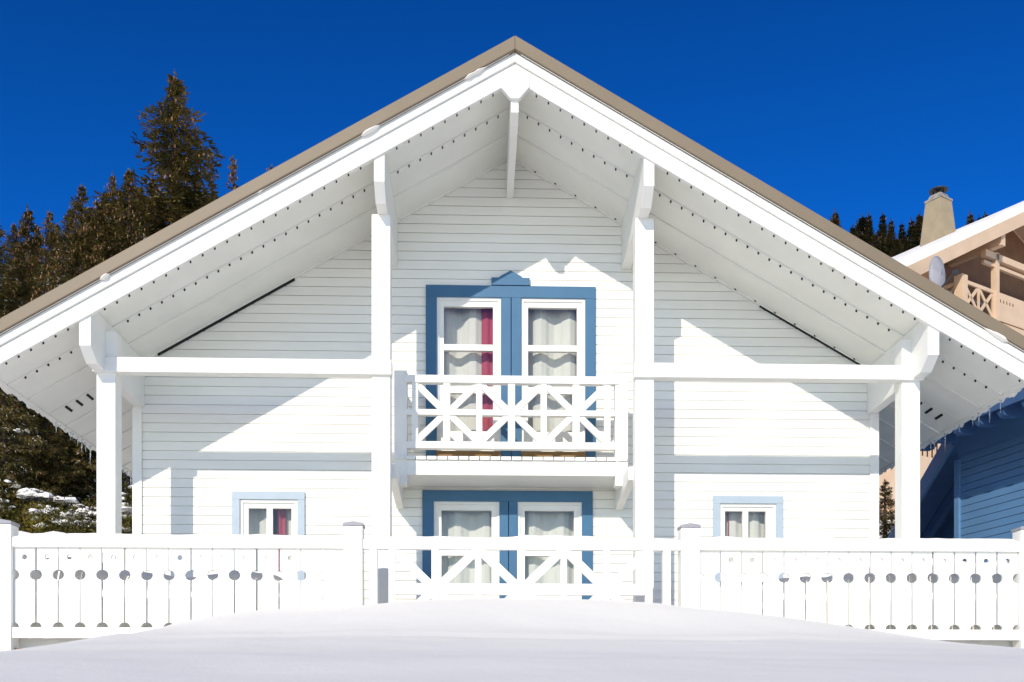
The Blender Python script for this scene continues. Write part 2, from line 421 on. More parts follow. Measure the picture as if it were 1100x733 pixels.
# curtains (hang inside, things of their own)
def curtain(label, x0, x1, z0, z1, mat, y=.20, amp=.042, per=.35, ph=0.0, grp=None):
    n = max(10, int((x1-x0)/.012)); nz = 10
    vs, fs = [], []
    xm = (x0+x1)/2
    for j in range(nz+1):
        z = z0+(z1-z0)*j/nz
        for i in range(n+1):
            x = x0+(x1-x0)*i/n
            yy = amp*math.sin(2*PI*(x-xm)/per+ph)+.003*math.sin(2*PI*x/.07+ph+z*.3)
            vs.append((x-xm, yy, z-z0))
    for j in range(nz):
        for i in range(n): fs.append((j*(n+1)+i, j*(n+1)+i+1, (j+1)*(n+1)+i+1, (j+1)*(n+1)+i))
    me = bpy.data.meshes.new('curtain'); me.from_pydata(vs, [], fs); me.materials.append(mat)
    o = link('curtain', me, smooth=True); o.location = (xm, y, z0)
    md = o.modifiers.new('thickness', 'SOLIDIFY'); md.thickness = .004
    tag(o, label, 'curtain', grp)
curtain('cream curtain in the left half of the balcony door, beside the red one', -.83, -.325, 3.0, 5.0, M['cream'], ph=2.2)
curtain('red curtain hanging in the left half of the balcony door', -.335, -.17, 3.0, 5.0, M['red'], y=.17, amp=.012, per=.09)
curtain('cream curtain filling the right half of the balcony door', .17, .86, 3.0, 5.0, M['cream'], ph=.9)
curtain('cream curtain behind the left half of the ground floor door, partly shaded', -.87, -.16, .5, 2.56, M['cream'], ph=.5)
curtain('cream curtain behind the right half of the ground floor door', .13, .82, .5, 2.56, M['cream'], ph=1.9)
curtain('cream curtain in the small window left of the door, next to a red one', -3.14, -2.86, 1.62, 2.55, M['cream'], ph=2.6, y=.21)
curtain('narrow cream curtain right of the red one in the small left window', -2.69, -2.55, 1.62, 2.55, M['cream'], ph=2.8, y=.19, per=.2, amp=.03)
curtain('red curtain in the small window on the left', -2.80, -2.69, 1.62, 2.55, M['red'], y=.17, amp=.015, per=.08)
curtain('cream curtain across the small window on the right', 2.55, 3.13, 1.62, 2.52, M['cream'], ph=1.2, y=.20, per=.27, amp=.03)
curtain('thin red curtain edge in the small window on the right', 2.655, 2.672, 1.62, 2.52, M['red'], y=.155, amp=.004, per=.05)

# ------------------------------------------------------------------ fences
FY = -2.10
def picket_mesh(pw=.200):
    """board with a round hole near the top and half-round notches on both edges"""
    hw = pw/2; zb, zt = .78, 1.66
    def arc(cx, cz, r, a0, a1, n=9): return [(cx+r*math.cos(a0+(a1-a0)*i/n), cz+r*math.sin(a0+(a1-a0)*i/n)) for i in range(n+1)]
    mb = MB()
    for sd in (-1, 1):
        p = [(0, zb), (sd*hw, zb)]
        for cz, r in ((.862, .048), (1.378, .050)):
            a = arc(sd*hw, cz, r, -PI/2, -PI/2-PI*sd, 10) if sd > 0 else arc(sd*hw, cz, r, -PI/2, PI/2, 10)
            p += a
        p += [(sd*hw, zt), (0, zt)]
        h = arc(0, 1.553, .027, PI/2, -PI/2, 9) if sd > 0 else arc(0, 1.553, .027, PI/2, 1.5*PI, 9)
        p += h
        mb.prism(p, 'y', 0, .028)
    return mb.mesh('picket', M['white'])
PK = picket_mesh()
def fence_post(x, parent, off, top=1.865):
    z = H(x, FY)-.15
    mb = MB(off); mb.box(x-.0925, x+.0925, FY-.02, FY+.16, min(z, .25), top); p = mb.build('post', M['white'], parent, .006)
    mb = MB(off); mb.prism([(x-.1,top+.001),(x+.1,top+.001),(x+.1,top+.028),(x,top+.045),(x-.1,top+.028)], 'y', FY-.03, FY+.17); mb.build('post_cap', M['grey'], p, .003)
def picket_fence(x0, x1, label, posts):
    off = ((x0+x1)/2, FY, .3)
    t = thing('picket_fence', label, 'fence', off)
    for x in posts: fence_post(x, t, off)
    a, b = x0, x1
    mb = MB(off); mb.box(a, b, FY, FY+.075, 1.645, 1.742); mb.build('top_rail', M['white'], t, .006)
    mb = MB(off); mb.box(a, b, FY, FY+.035, .752, .858); mb.build('bottom_rail', M['white'], t, .006)
    n = 15; sp = (b-a)/n
    for k in range(n):
        o = bpy.data.objects.new('picket', PK); C.objects.link(o); o.parent = t
        o.location = (a+sp*(k+.5)-off[0], FY+.037+random.uniform(0, .006)-off[1], random.uniform(-.003,.003)-off[2])
        o.rotation_euler = (0, random.uniform(-.004,.004), 0)
picket_fence(-4.937, -1.703, 'white picket fence left of the cross-barred gate, with notched boards and holes', (-5.03, -1.61))
picket_fence(1.833, 5.087, 'white picket fence right of the cross-barred gate, lower boards buried in snow', (1.74, 5.18))
off = (.05, FY, .9)
t = thing('fence_gate', 'white cross-barred gate panel between the two picket fences, half buried in snow', 'gate', off)
mb = MB(off); mb.box(-1.517, 1.647, FY+.002, FY+.072, 1.640, 1.738); mb.build('top_rail', M['white'], t, .006)
mb = MB(off); mb.box(-1.228, 1.328, FY+.006, FY+.07, 1.193, 1.305); mb.build('middle_rail', M['white'], t, .005)
mb = MB(off); mb.box(-1.228, 1.328, FY+.006, FY+.07, .76, .86); mb.build('bottom_rail', M['white'], t, .005)
for x, w in ((-1.413,.08),(1.508,.078)):
    mb = MB(off); mb.box(x-w/2, x+w/2, FY+.004, FY+.09, .70, 1.639); mb.build('gate_post', M['white'], t, .005)
for k in range(-3, 4):
    x = .05+.426*k; w = .075 if k % 2 == 0 else .066
    w = .07 if abs(k) == 3 else (.075 if k % 2 == 0 else .064)
    mb = MB(off); mb.box(x-w/2, x+w/2, FY+.001, FY+.066, .74, 1.639); mb.build('bar', M['white'], t, .004)
mb = MB(off); xpanel(mb, .05, .426, 3, .86, 1.64, 1.25, FY+.01, FY+.062, 0, .085); mb.build('cross_braces', M['white'], t)
def snow_strip(x0, x1, y, w, z, h, label):
    mb = MB((0,0,0)); n = int((x1-x0)/.05); K = 7; vs = []; fs = []
    for i in range(n+1):
        x = x0+(x1-x0)*i/n
        e = math.sin(PI*i/n)**.15 if 0 < i < n else .05
        hh = h*(.75+.5*noise.noise(Vector((x*1.3, y, 2)))+.25*noise.noise(Vector((x*5, y, 7))))*e
        ww = w*(.95+.15*noise.noise(Vector((x*2.2, 4, y))))
        for k in range(K):
            a = PI*k/(K-1); vs.append((x, y-math.cos(a)*ww/2, z+math.sin(a)**.7*max(hh, .004)))
    for i in range(n):
        for k in range(K-1): fs.append((i*K+k, (i+1)*K+k, (i+1)*K+k+1, i*K+k+1))
    mb.add(vs, fs); o = mb.build('snow_strip', M['snow'], smooth=True); tag(o, label, 'snow')
snow_strip(-4.93, -1.71, FY+.040, .085, 1.741, .058, 'strip of snow lying on the top rail of the left picket fence')
snow_strip(-1.51, 1.64, FY+.040, .085, 1.737, .058, 'strip of snow lying on the top rail of the cross-barred gate')
snow_strip(1.84, 5.08, FY+.040, .085, 1.741, .06, 'strip of snow lying on the top rail of the right picket fence')
o = MB(); 
vs = []
for j in range(5):
    for i in range(12):
        a = 2*PI*i/12; ph = (PI/2)*j/4
        vs.append((-.24+.13*math.cos(a)*math.cos(ph)-0, -1.45+.22*math.sin(a)*math.cos(ph), A0+.405-SL*.24+.13*math.sin(ph)-.55*.13*math.cos(a)*math.cos(ph)*-1))
fs = [(j*12+i, j*12+(i+1)%12, (j+1)*12+(i+1)%12, (j+1)*12+i) for j in range(4) for i in range(12)]
o.add(vs, fs); o = o.build('snow_lump', M['snow'], smooth=True); tag(o, 'small lump of snow left on the roof beside the ridge', 'snow')
# snow still lying in the joint between bargeboard and roof edge: part of the roof's own trim

for x0, x1, z, lab in ((-4.93,-3.6,.655,'weathered brown plank lying in the snow under the left picket fence'),(4.35,5.08,.66,'weathered brown plank lying in the snow under the right picket fence')):
    off = ((x0+x1)/2, FY+.08, z)
    mb = MB(off); mb.box(x0, x1, FY+.045, FY+.115, z-.042, z); o = mb.build('plank', M['beigedark'], bevel=.004); o.location = off; tag(o, lab, 'plank')
# snow caught on the bargeboard caps
for sd in (-1, 1):
    mb = MB(); n = 220; K = 10; vs = []
    for i in range(n+1):
        x = .06+5.35*i/n
        nz = noise.noise(Vector((x*1.1, sd*3, 1)))+.7*noise.noise(Vector((x*3.7, sd*3, 5)))+.4*noise.noise(Vector((x*11, sd, 8)))
        q = max(0, nz-.45); h = .002+.032*q; lo = .003+.018*min(1, q*4); dp = .046*min(1, .12+q*4)
        for k in range(K):
            a = 2*PI*k/K; v = math.sin(a)
            vs.append((sd*x, -1.800-math.cos(a)*dp, A0+.266-SL*x+(v*h if v > 0 else v*lo)))
    mb.add(vs, [(i*K+k, (i+1)*K+k, (i+1)*K+(k+1)%K, i*K+(k+1)%K) for i in range(n) for k in range(K)])
    o = mb.build('snow_strip', M['snow'], smooth=True); tag(o, 'thin uneven snow caught along the %s slope of the front roof edge' % ('left' if sd < 0 else 'right'), 'snow')
for sd in (-1, 1):
    mb = MB(); n = 150; K = 8; vs = []
    for i in range(n+1):
        y = -1.66+6.2*i/n
        r = max(.006, .024+.03*noise.noise(Vector((y*4.5, sd*2, 1)))+.022*noise.noise(Vector((y*13, sd, 4))))
        for k in range(K):
            a = 2*PI*k/K; vs.append((sd*(5.485+math.cos(a)*r*.8), y, A0+.155-SL*5.485+math.sin(a)*r*1.7))
    mb.add(vs, [(i*K+k, (i+1)*K+k, (i+1)*K+(k+1)%K, i*K+(k+1)%K) for i in range(n) for k in range(K)])
    o = mb.build('snow_strip', M['snow'], smooth=True); tag(o, 'ragged snow and ice clinging along the %s eave of the white chalet' % ('left' if sd < 0 else 'right'), 'snow')
# icicles
def icicle_mesh(l, r, seed):
    rr = random.Random(seed); mb = MB(); n = 7
    pts = [(rr.uniform(-.006,.006), rr.uniform(-.006,.006), -l*i/n) for i in range(n+1)]
    mb.tube(pts, [max(.002, r*(1-i/n)**.8*(1+rr.uniform(-.12,.12))) for i in range(n+1)], 7)
    return mb.mesh('icicle', M['ice'])
ICE = [icicle_mesh(l, r, i) for i, (l, r) in enumerate(((.16,.014),(.26,.018),(.36,.02),(.1,.012)))]
for sd, spans in ((-1, ((.2,1.4,9),(1.7,3.0,9))), (1, ((-1.1,1.0,9),(1.9,3.1,8)))):
    side = 'left' if sd < 0 else 'right'
    for a, b, n in spans:
        for k in range(n):
            o = bpy.data.objects.new('icicle', random.choice(ICE)); C.objects.link(o)
            y = a+(b-a)*(k+random.uniform(.2,.8))/n
            o.location = (sd*5.45, y, A0+.11-SL*5.45); o.scale = (.7,.7,random.uniform(.4,.9)*(1 if sd < 0 else .75))
            tag(o, 'clear icicle hanging in the row under the %s eave of the white chalet' % side, 'icicle', 'icicles along the %s eave' % side)

# ------------------------------------------------------------------ blue chalet on the right
bx, by = camw(6.40, 15.06)
th = -math.radians(75)-PSI                     # local +x runs along the wall towards the viewer
bl = thing('blue_chalet', 'dark blue timber chalet on the right, siding half in shade', 'house', (bx, by, 0.4), th)
def L(): return MB((0,0,.4))
wl = L(); z = .4
while z < 3.62:
    wl.box(.06, 6.5, .0, .02, z, z+.094); z += .103
wl.box(.0, 6.5, -.0195+.04, .10, .4, 3.66)
# local +y: check sign later (outward normal is -y)
for v in range(len(wl.v)):
    x, y, zz = wl.v[v]; wl.v[v] = (x, y, zz)
wl.build('wall', M['navy'], bl)
mb = L(); mb.box(-.03, .075, -.03, .15, .4, 3.66); mb.build('corner_board', M['navy'], bl, .005)
mb = L(); mb.box(0.0, .1, .151, 5, .4, 3.66); mb.build('end_wall', M['navytrim'], bl)
wl2 = L(); wl2.box(.0, 6.5, .0205, .10, 3.661, 4.2); wl2.build('wall_top', M['navy'], bl)
rf = L(); rf.prism([(-.77,3.86),(-.77,4.0),(3.0,5.9),(3.0,5.76)], 'x', -.45, 6.8); rf = rf.build('roof', M['navytrim'], bl)
mb = L(); mb.box(-.46, 6.82, -.80, -.771, 3.83, 4.01); mb.build('fascia', M['navytrim'], rf, .004)
for k in range(12):
    mb = L(); x = .05+.42*k; mb.prism([(-.768,3.855),(-.768,3.80),(-.74,3.755),(-.68,3.735),(-.50,3.745),(-.46,3.80),(-.46,3.99)], 'x', x, x+.11); mb.build('rafter_tail', M['navytrim'], bl, .004)
mb = L()
vs = []
for i in range(60):
    x = -.45+7.2*i/59
    for k in range(5):
        a = PI*k/4; vs.append((x, -.66-math.cos(a)*.13, 4.012+.03*math.sin(a)*(1+.4*noise.noise(Vector((x*3,0,0))))+.05*k/4))
mb.add(vs, [(i*5+k, (i+1)*5+k, (i+1)*5+k+1, i*5+k+1) for i in range(59) for k in range(4)])
sn = mb.build('snow_strip', M['snow'], smooth=True); sn.location = (bx, by, .4); sn.rotation_euler = (0,0,th); tag(sn, 'snow lying along the eave of the blue chalet', 'snow')
# lower lean-to roof falling away behind the corner
def bl_local(px, y, d):
    X, Y = camw((px-550)/1125*d, d); Z = (768-y)/1125*d
    v = Matrix.Rotation(-th, 3, 'Z') @ Vector((X-bx, Y-by, Z)); return v
P1 = bl_local(1024, 470, 15.15); P2 = bl_local(953, 592, 17.6)
sidev = Vector((0, 1, 0))
lt = L(); d12 = (P2-P1)
lt.add([P1, P1+sidev*1.8, P2+sidev*1.8, P2, P1+Vector((0,0,.14)), P1+sidev*1.8+Vector((0,0,.14)), P2+sidev*1.8+Vector((0,0,.14)), P2+Vector((0,0,.14))],
       [(0,1,2,3),(4,5,6,7),(0,1,5,4),(1,2,6,5),(2,3,7,6),(3,0,4,7)])
lt = lt.build('lean_to_roof', M['navytrim'], bl)
mb = L(); mb.bar(P1+Vector((0,-.03,-.02)), P2+Vector((0,-.03,-.02)), .05, .26); mb.build('rake_board', M['navy'], lt, .004)
mb = L(); mb.bar(P1+Vector((0,.5,-.12)), P2+Vector((0,.5,-.12)), .08, .16); mb.build('rafter', M['navytrim'], lt)
mb = L(); mb.box(P2.x, -.04, 1.2, 1.3, .4, 3.5); mb.build('lean_to_wall', M['navytrim'], bl)

# ------------------------------------------------------------------ beige chalet up the hill
cx, cy = camw(13.74, 32)
rz = math.radians(33)-PSI
# local x = u along facade (right and away), local y = into the building
be = thing('beige_chalet', 'peach beige chalet up the slope with snowy roof, cross-braced balcony and tapered chimney', 'house', (cx, cy, 4.0), rz)
Q = lambda: MB((0,0,4.0))
def rake(u): return 12.7+.53*(u+3.4)
RU = 5.0
w_ = Q(); w_.prism([(-3.6,4.0),(9,4.0),(9,rake(1)),(RU,rake(RU)-.3),(-3.6,rake(-3.6)-.32)], 'y', 1.5, 1.65)
w_.box(-3.6,-3.45,1.651,9,4.0,rake(-3.6)-.32)
w_.build('wall', M['beige'], be)
mb = Q(); mb.prism([(-1.9,12.5),(9,12.5),(9,rake(1)-.1),(RU,rake(RU)-.5),(-1.9,rake(-1.9)-.4)], 'y', 1.44, 1.498); mb.build('cladding', M['beigedark'], be)
mb = Q(); mb.box(-.25,.45,1.40,1.438,11.6,rake(-.25)-.35); mb.build('wall_board', M['beigedark'], be)
r_ = Q(); r_.prism([(-5.2,rake(-5.2)-.14),(RU,rake(RU)-.14),(RU,rake(RU)-.02),(-5.2,rake(-5.2)-.02)], 'y', -.44, 10)
r_.prism([(RU+.001,rake(RU)-.14),(14,rake(RU-9)-.14),(14,rake(RU-9)-.02),(RU+.001,rake(RU)-.02)], 'y', -.44, 10)
r_ = r_.build('roof', M['beige'], be)
mb = Q(); mb.prism([(-5.25,rake(-5.25)-.42),(RU,rake(RU)-.42),(RU,rake(RU)),(-5.25,rake(-5.25))], 'y', -.52, -.441); mb.prism([(RU+.002,rake(RU)-.42),(14,rake(RU-9)-.42),(14,rake(RU-9)),(RU+.002,rake(RU))], 'y', -.52, -.441); mb.build('bargeboard', M['beige'], r_)
sn = Q(); n = 40; vs = []
for i in range(n+1):
    u = -5.1+(RU+5.1)*i/n
    for k, (v, dz) in enumerate(((-.43,.0),(-.42,.16),(-.32,.28),(.3,.36),(4,.40),(10,.38))):
        hz = dz*(.85+.3*noise.noise(Vector((u*.8, v*.5, 0))))*(min(1,(i+1)/4))
        vs.append((u, v, rake(u)-.018+hz))
sn.add(vs, [(i*6+k, (i+1)*6+k, (i+1)*6+k+1, i*6+k+1) for i in range(n) for k in range(5)])
sn = sn.build('snow_blanket', M['snow'], smooth=True); sn.location = (cx, cy, 4.0); sn.rotation_euler = (0,0,rz); tag(sn, 'thick snow covering the roof slope of the beige chalet', 'snow')
# chimney
ch = Q(); u0, v0 = 1.15, 1.6; zb, zt = 14.6, 16.62
def frust(mb, u, v, a, za, b, zb_):
    mb.add([(u-a,v-a,za),(u+a,v-a,za),(u+a,v+a,za),(u-a,v+a,za),(u-b,v-b,zb_),(u+b,v-b,zb_),(u+b,v+b,zb_),(u-b,v+b,zb_)],
           [(0,3,2,1),(4,5,6,7),(0,1,5,4),(1,2,6,5),(2,3,7,6),(3,0,4,7)])
frust(ch, u0, v0, .46, zb, .285, zt); ch = ch.build('chimney', M['render'], be)
mb = Q(); mb.box(u0-.31,u0+.31,v0-.31,v0+.31,zt+.001,zt+.06); frust(mb, u0, v0, .25, zt+.061, .19, zt+.22); mb.build('chimney_crown', M['stone'], ch)
mb = Q()
for a in range(6): mb.bar((u0+.15*math.cos(a*PI/3), v0+.15*math.sin(a*PI/3), zt+.2),(u0+.15*math.cos(a*PI/3), v0+.15*math.sin(a*PI/3), zt+.4), .03, .03)
mb.tube([(u0,v0,zt+.22),(u0,v0,zt+.38)], [.09,.09], 10)
mb.tube([(u0,v0,zt+.36),(u0,v0,zt+.40),(u0,v0,zt+.47),(u0,v0,zt+.50)], [.30,.29,.12,.02], 12); mb.build('chimney_cowl', M['darkmetal'], ch)
# balcony with crossed railing
bb = Q(); bb.box(-.05, 9, .02, 1.43, 12.25, 12.42); bb = bb.build('balcony', M['beige'], be)
mb = Q(); mb.box(-.07, 9, -.03, .019, 12.16, 12.36); mb.box(-.07,-.02,.02,1.43,12.16,12.36); mb.build('edge_board', M['beige'], bb)
def bpost(u, v, z0, z1, w=.14):
    mb = Q(); mb.box(u-w/2,u+w/2,v-w/2,v+w/2,z0,z1); mb.build('post', M['beige'], bb)
bpost(.08, .08, 12.0, 13.46, .28); bpost(1.84, .06, 10.2, 14.55, .18); bpost(5.0,.06,10.2,14.6,.2)
mb = Q(); mb.box(.2, 1.75, .03, .10, 13.26, 13.37); mb.box(.2,1.75,.03,.10,12.42,12.52)
for k in (0, 1):
    a = .23+.77*k; b = a+.70
    mb.bar((a,.07,12.52),(b,.07,13.26), .03, .10); mb.bar((b,.07,12.52),(a,.07,13.26), .03, .10); mb.box(b+.0,b+.06,.035,.095,12.50,13.27)
mb.box(.03,.09,.2,1.4,13.22,13.32); mb.box(.03,.09,.2,1.4,12.5,12.58)
mb.bar((.06,.25,12.58),(.06,.75,13.22),.03,.085); mb.bar((.06,.75,12.58),(.06,.25,13.22),.03,.085); mb.bar((.06,.8,12.58),(.06,1.35,13.22),.03,.085); mb.bar((.06,1.35,12.58),(.06,.8,13.22),.03,.085)
mb.build('crossed_railing', M['beige'], bb)
mb = Q(); mb.box(1.94, 8.9, .03, .08, 12.47, 13.36); mb.cur = 1
for k in range(5): mb.box(2.05+.17*k, 2.10+.17*k, .024, .03, 13.05, 13.15)
mb.build('railing_panel', [M['beige'], M['beigedark']], bb)
mb = Q(); mb.box(1.2, 9, -.03, .15, 14.32, 14.52); mb.box(1.2,9,.02,.12,14.1,14.2); mb.build('tie_beam', M['beige'], be)
for u in (1.5, -1.6):
    mb = Q(); mb.box(u-.1,u+.1,-.43,1.43,rake(u)-.75,rake(u)-.15); mb.build('purlin', M['beige'], be)
mb = Q(); mb.box(-1.72,-1.5,-.1,.1,11.0,rake(-1.6)-.7); mb.build('roof_post', M['beige'], be)
wn = Q(); wn.box(.9, 3.3, 1.40, 1.439, 12.5, 13.75); wn = wn.build('window', M['grey'], be)
mb = Q(); mb.box(1.0,2.05,1.385,1.399,12.6,13.65); mb.box(2.15,3.2,1.385,1.399,12.6,13.65); mb.build('pane', M['glass'], wn)
# lower terrace
mb = Q(); mb.box(-3.6, 8, -.9, -.75, 6.15, 7.3); mb.box(-3.6,-3.45,-.749,1.49,6.15,7.3); mb.build('terrace_wall', M['beige'], be)
mb = Q(); mb.box(-.9, -.1, -.6, 1.0, 6.2, 9.4); mb.build('terrace_pillar', M['beige'], be)
mb = Q(); mb.box(-3.4, 8, 1.40, 1.438, 8.0, 10.0); mb.box(-3.4, 8, -.5, -.4, 4.0, 6.14); mb.build('terrace_cladding', M['beigedark'], be)
mb = Q(); mb.bar((-3.55,-.82,7.85),(-1.0,-.82,7.85), .05, .05)
for k in range(12): mb.bar((-3.5+.22*k,-.82,7.31),(-3.5+.22*k,-.82,7.83), .03, .03)
mb.build('metal_railing', M['darkmetal'], be)
# dish
dx, dy = camw((1011-550)/1125*29.3, 29.3); dz = (768-293)/1125*29.3
dish = thing('satellite_dish', 'grey oval satellite dish in front of the beige chalet balcony', 'satellite dish', (dx, dy, dz), .45)
dish.scale = (1.45,1.45,1.45)
mb = MB(); vs = []; K = 20
for j in range(5):
    r = j/4
    for k in range(K): a = 2*PI*k/K; vs.append((.23*r*math.cos(a), .09*r*r, .36*r*math.sin(a)))
fs = [(j*K+k, j*K+(k+1)%K, (j+1)*K+(k+1)%K, (j+1)*K+k) for j in range(4) for k in range(K)]
mb.add(vs, fs); o = mb.build('reflector', M['grey'], dish, smooth=True); md = o.modifiers.new('t','SOLIDIFY'); md.thickness = .02
mb = MB(); mb.bar((0,0,-.3),(0,-.3,-.12),.03,.03); mb.box(-.04,.04,-.38,-.28,-.16,-.08); mb.build('receiver_arm', M['darkmetal'], dish)
mb = MB(); mb.bar((0,.1,-.1),(0,.25,-.1),.05,.05); mb.bar((0,.25,.0),(0,.25,-1.2),.06,.06); mb.build('mast', M['grey'], dish)

# ------------------------------------------------------------------ vegetation
def sliver(mb, p, d, n, l, w):
    d = d.normalized(); s = d.cross(n)
    if s.length < 1e-4: s = Vector((1,0,0))
    s = s.normalized()*w/2
    mb.add([p-s*.6, p+s*.6, p+d*l*.55+s, p+d*l, p+d*l*.55-s], [(0,1,2,3,4)])
def rv(r): return Vector((r.uniform(-1,1), r.uniform(-1,1), r.uniform(-1,1)))
def conifer_mesh(h, r, seed, dens=1.0, slen=.22, cones=.15, snow=.0, gaps=.06, bare=.06):
    rr = random.Random(seed); mb = MB(); tr = MB()
    tr.tube([(0,0,-.6),(0,0,h*.4),(rr.uniform(-.1,.1),0,h*.8),(0,0,h*.99)], [h*.022,h*.016,h*.007,.012], 7)
    z = h*bare
    while z < h*.985:
        t = z/h
        R = r*((1-t)**.92)*(.9+.25*math.sin(z*2.1+seed))*(.5+.5*min(1, t/.12)) + .02
        nb = max(3, int((4.5+5*(1-t))*dens)); tip = min(1, .5+.5*R)
        for b in range(nb):
            if rr.random() < gaps: continue
            az = rr.uniform(0, 2*PI); Lb = R*rr.uniform(.6, 1.2)
            dr = rr.uniform(-.35, -.05)-.25*(1-t)
            d0 = Vector((math.cos(az), math.sin(az), 0))
            pts = []
            ns = max(3, int(Lb/.24))
            for i in range(ns+1):
                s = i/ns
                pts.append(Vector((0,0,z))+d0*Lb*s+Vector((0,0,Lb*(dr*s+.22*s*s*(1 if t < .7 else 2)))))
            tr.bar(pts[0], pts[ns//2], .02+.02*(1-t), .02+.02*(1-t)); tr.bar(pts[ns//2], pts[-1], .018, .018)
            for i in range(1, ns+1):
                p = pts[i]; fw = (pts[i]-pts[i-1]).normalized()
                side = fw.cross(Vector((0,0,1))).normalized()
                wdt = (.28*(1-.55*i/ns)+.1)*min(1, .25+R*.75)
                k = int(11*dens)+1
                for q in range(k):
                    sd = rr.choice((-1,1))
                    dv = fw*rr.uniform(.2,1)+side*sd*rr.uniform(.1,1)+Vector((0,0,rr.uniform(-.75,.25)))
                    mb.cur = 0
                    if rr.random() < snow: mb.cur = 2
                    pp = p+rv(rr)*.07*min(1, .3+R)+side*sd*rr.uniform(0,wdt)*.6
                    sliver(mb, pp, dv, Vector((0,0,1))+rv(rr)*.6, tip*slen*rr.uniform(.6,1.25), tip*slen*rr.uniform(.16,.28))
                if rr.random() < cones*(.5+t) and i > ns*.4:
                    mb.cur = 1
                    for _ in range(2):
                        cp = p+rv(rr)*.15; sliver(mb, cp, Vector((rr.uniform(-.15,.15), rr.uniform(-.15,.15), -1)), rv(rr), .15*rr.uniform(.8,1.3), .05)
        z += rr.uniform(.12,.24)*(h/12)**.5*(1.0 if dens >= 1 else 1.3)
    mb.cur = 0
    for q in range(10): sliver(mb, Vector((0,0,h*.955+.045*h*q/10)), Vector((rr.uniform(-.6,.6),rr.uniform(-.6,.6),.7)), rv(rr), slen*.6, .06)
    return mb, tr
def tree_kind(h, r, seed, mats, **k):
    mb, tr = conifer_mesh(h, r, seed, **k)
    return mb.mesh('crown', mats), tr.mesh('trunk', M['bark'])
NM = [M['needle'], M['cone'], M['snow']]; FM = [M['fardark'], M['cone'], M['snow']]
def place_tree(kind, kh, px, ytop, d, h, label, group, wide=1.0, name='spruce_tree'):
    xc = (px-550)/1125*d; X, Y = camw(xc, d); ztop = (768-ytop)/1125*d; zg = H(X, Y)
    s = (ztop-zg)/kh; 
    base = zg
    if h and s*kh > h:                           # stands on a knoll higher than the sheet: sink trunk to the sheet anyway
        pass
    t = thing(name, label, 'tree', (X, Y, base), random.uniform(0, 6.28), group)
    wide *= 1.12; t.scale = (s*wide, s*wide, s)
    for me, nm in zip(kind, ('crown', 'trunk')): link(nm, me, t)
K1 = tree_kind(14, 3.9, 3, NM, dens=1.15, cones=.30, slen=.22)
K2 = tree_kind(12, 3.0, 11, NM, dens=1.2, cones=.40, slen=.22)
K3 = tree_kind(12, 2.6, 23, NM, dens=1.2, cones=.45, snow=.02, slen=.22)
K4 = tree_kind(12, 1.5, 31, NM, dens=.7, cones=.6, slen=.22, gaps=.25, bare=.2)
K5 = tree_kind(9, .45, 37, NM, dens=.35, cones=.2, slen=.2, gaps=.55, bare=.3)
K6 = tree_kind(11, 3.2, 41, NM, dens=1.0, cones=.25, snow=.06, slen=.22)
GL = 'conifers on the slope left of the white chalet'
place_tree(K1, 14, 189, 76, 38, 0, 'tallest spruce behind the left roof slope, its full crown standing clear of the others', GL, 1.22)
place_tree(K2, 12, 139, 182, 35, 0, 'brown-coned spruce leaning against the left flank of the tallest spruce', GL)
place_tree(K3, 12, 121, 184, 41, 0, 'slim dark spruce between the tallest spruce and the coned group to its left', GL, .8)
place_tree(K2, 12, 88, 198, 33, 0, 'brown-coned spruce with a rounded tip in the middle of the left group', GL, .95)
place_tree(K3, 12, 105, 212, 37, 0, 'short spruce showing just right of the round-tipped coned spruce', GL, .9)
place_tree(K3, 12, 30, 221, 29, 0, 'cone-laden spruce standing next to the one at the left picture edge', GL, 1.05)
place_tree(K2, 12, 54, 226, 31, 0, 'thin-topped spruce in the dip between the two coned spruces on the left', GL, .85)
place_tree(K6, 11, -8, 226, 25, 0, 'spruce cut by the left picture edge with snow on its branches', GL, 1.1)
place_tree(K6, 11, 68, 250, 28, 0, 'lower bushy spruce in front of the coned group on the left', GL, 1.0)
place_tree(K4, 12, 250, 167, 44, 0, 'thin spruce tip standing alone above the left roof edge', GL, 1.0)
place_tree(K5, 9, 227, 160, 43, 0, 'almost bare spindly conifer beside the tallest spruce', GL, 1.1)
place_tree(K4, 12, 292, 177, 55, 0, 'tiny spruce tip peeping over the left roof edge near its middle', GL, 1.2)
for px, y, d, kd, kh, w in ((165,190,44,K2,12,1.0),(212,180,45,K3,12,1.0),(20,262,26,K2,12,.95),(45,285,25,K6,11,.9),(105,262,30,K2,12,1.0),(150,240,34,K6,11,1.0),(-30,250,28,K3,12,1.2),(80,300,25,K3,12,.9),(15,240,40,K2,12,1.0),(40,243,42,K3,12,1.1),(62,240,42,K2,12,1.0),(75,222,44,K3,12,1.1),(98,222,44,K2,12,1.0),(113,205,46,K3,12,1.1),(130,204,46,K2,12,1.0),(150,205,46,K3,12,1.2),(30,255,36,K2,12,1.1),(60,262,34,K3,12,1.2),(90,245,36,K2,12,1.1),(125,225,40,K6,11,1.0),(-15,262,36,K2,12,1.2),(5,330,22,K6,11,.8),(50,345,23,K2,12,.7),(95,350,24,K6,11,.8)):
    place_tree(kd, kh, px, y, d, 0, 'brown-green spruce merging into the dense wood behind the left roof slope', GL, w)
S1 = tree_kind(11, 2.0, 51, FM, dens=1.25, cones=.10, slen=.34, gaps=.0)
S2 = tree_kind(11, 1.7, 57, FM, dens=1.25, cones=.12, slen=.34, gaps=.0)
S3 = tree_kind(11, 2.5, 63, FM, dens=1.3, cones=.08, slen=.34, gaps=.0)
GR = 'distant spruces behind the beige chalet'
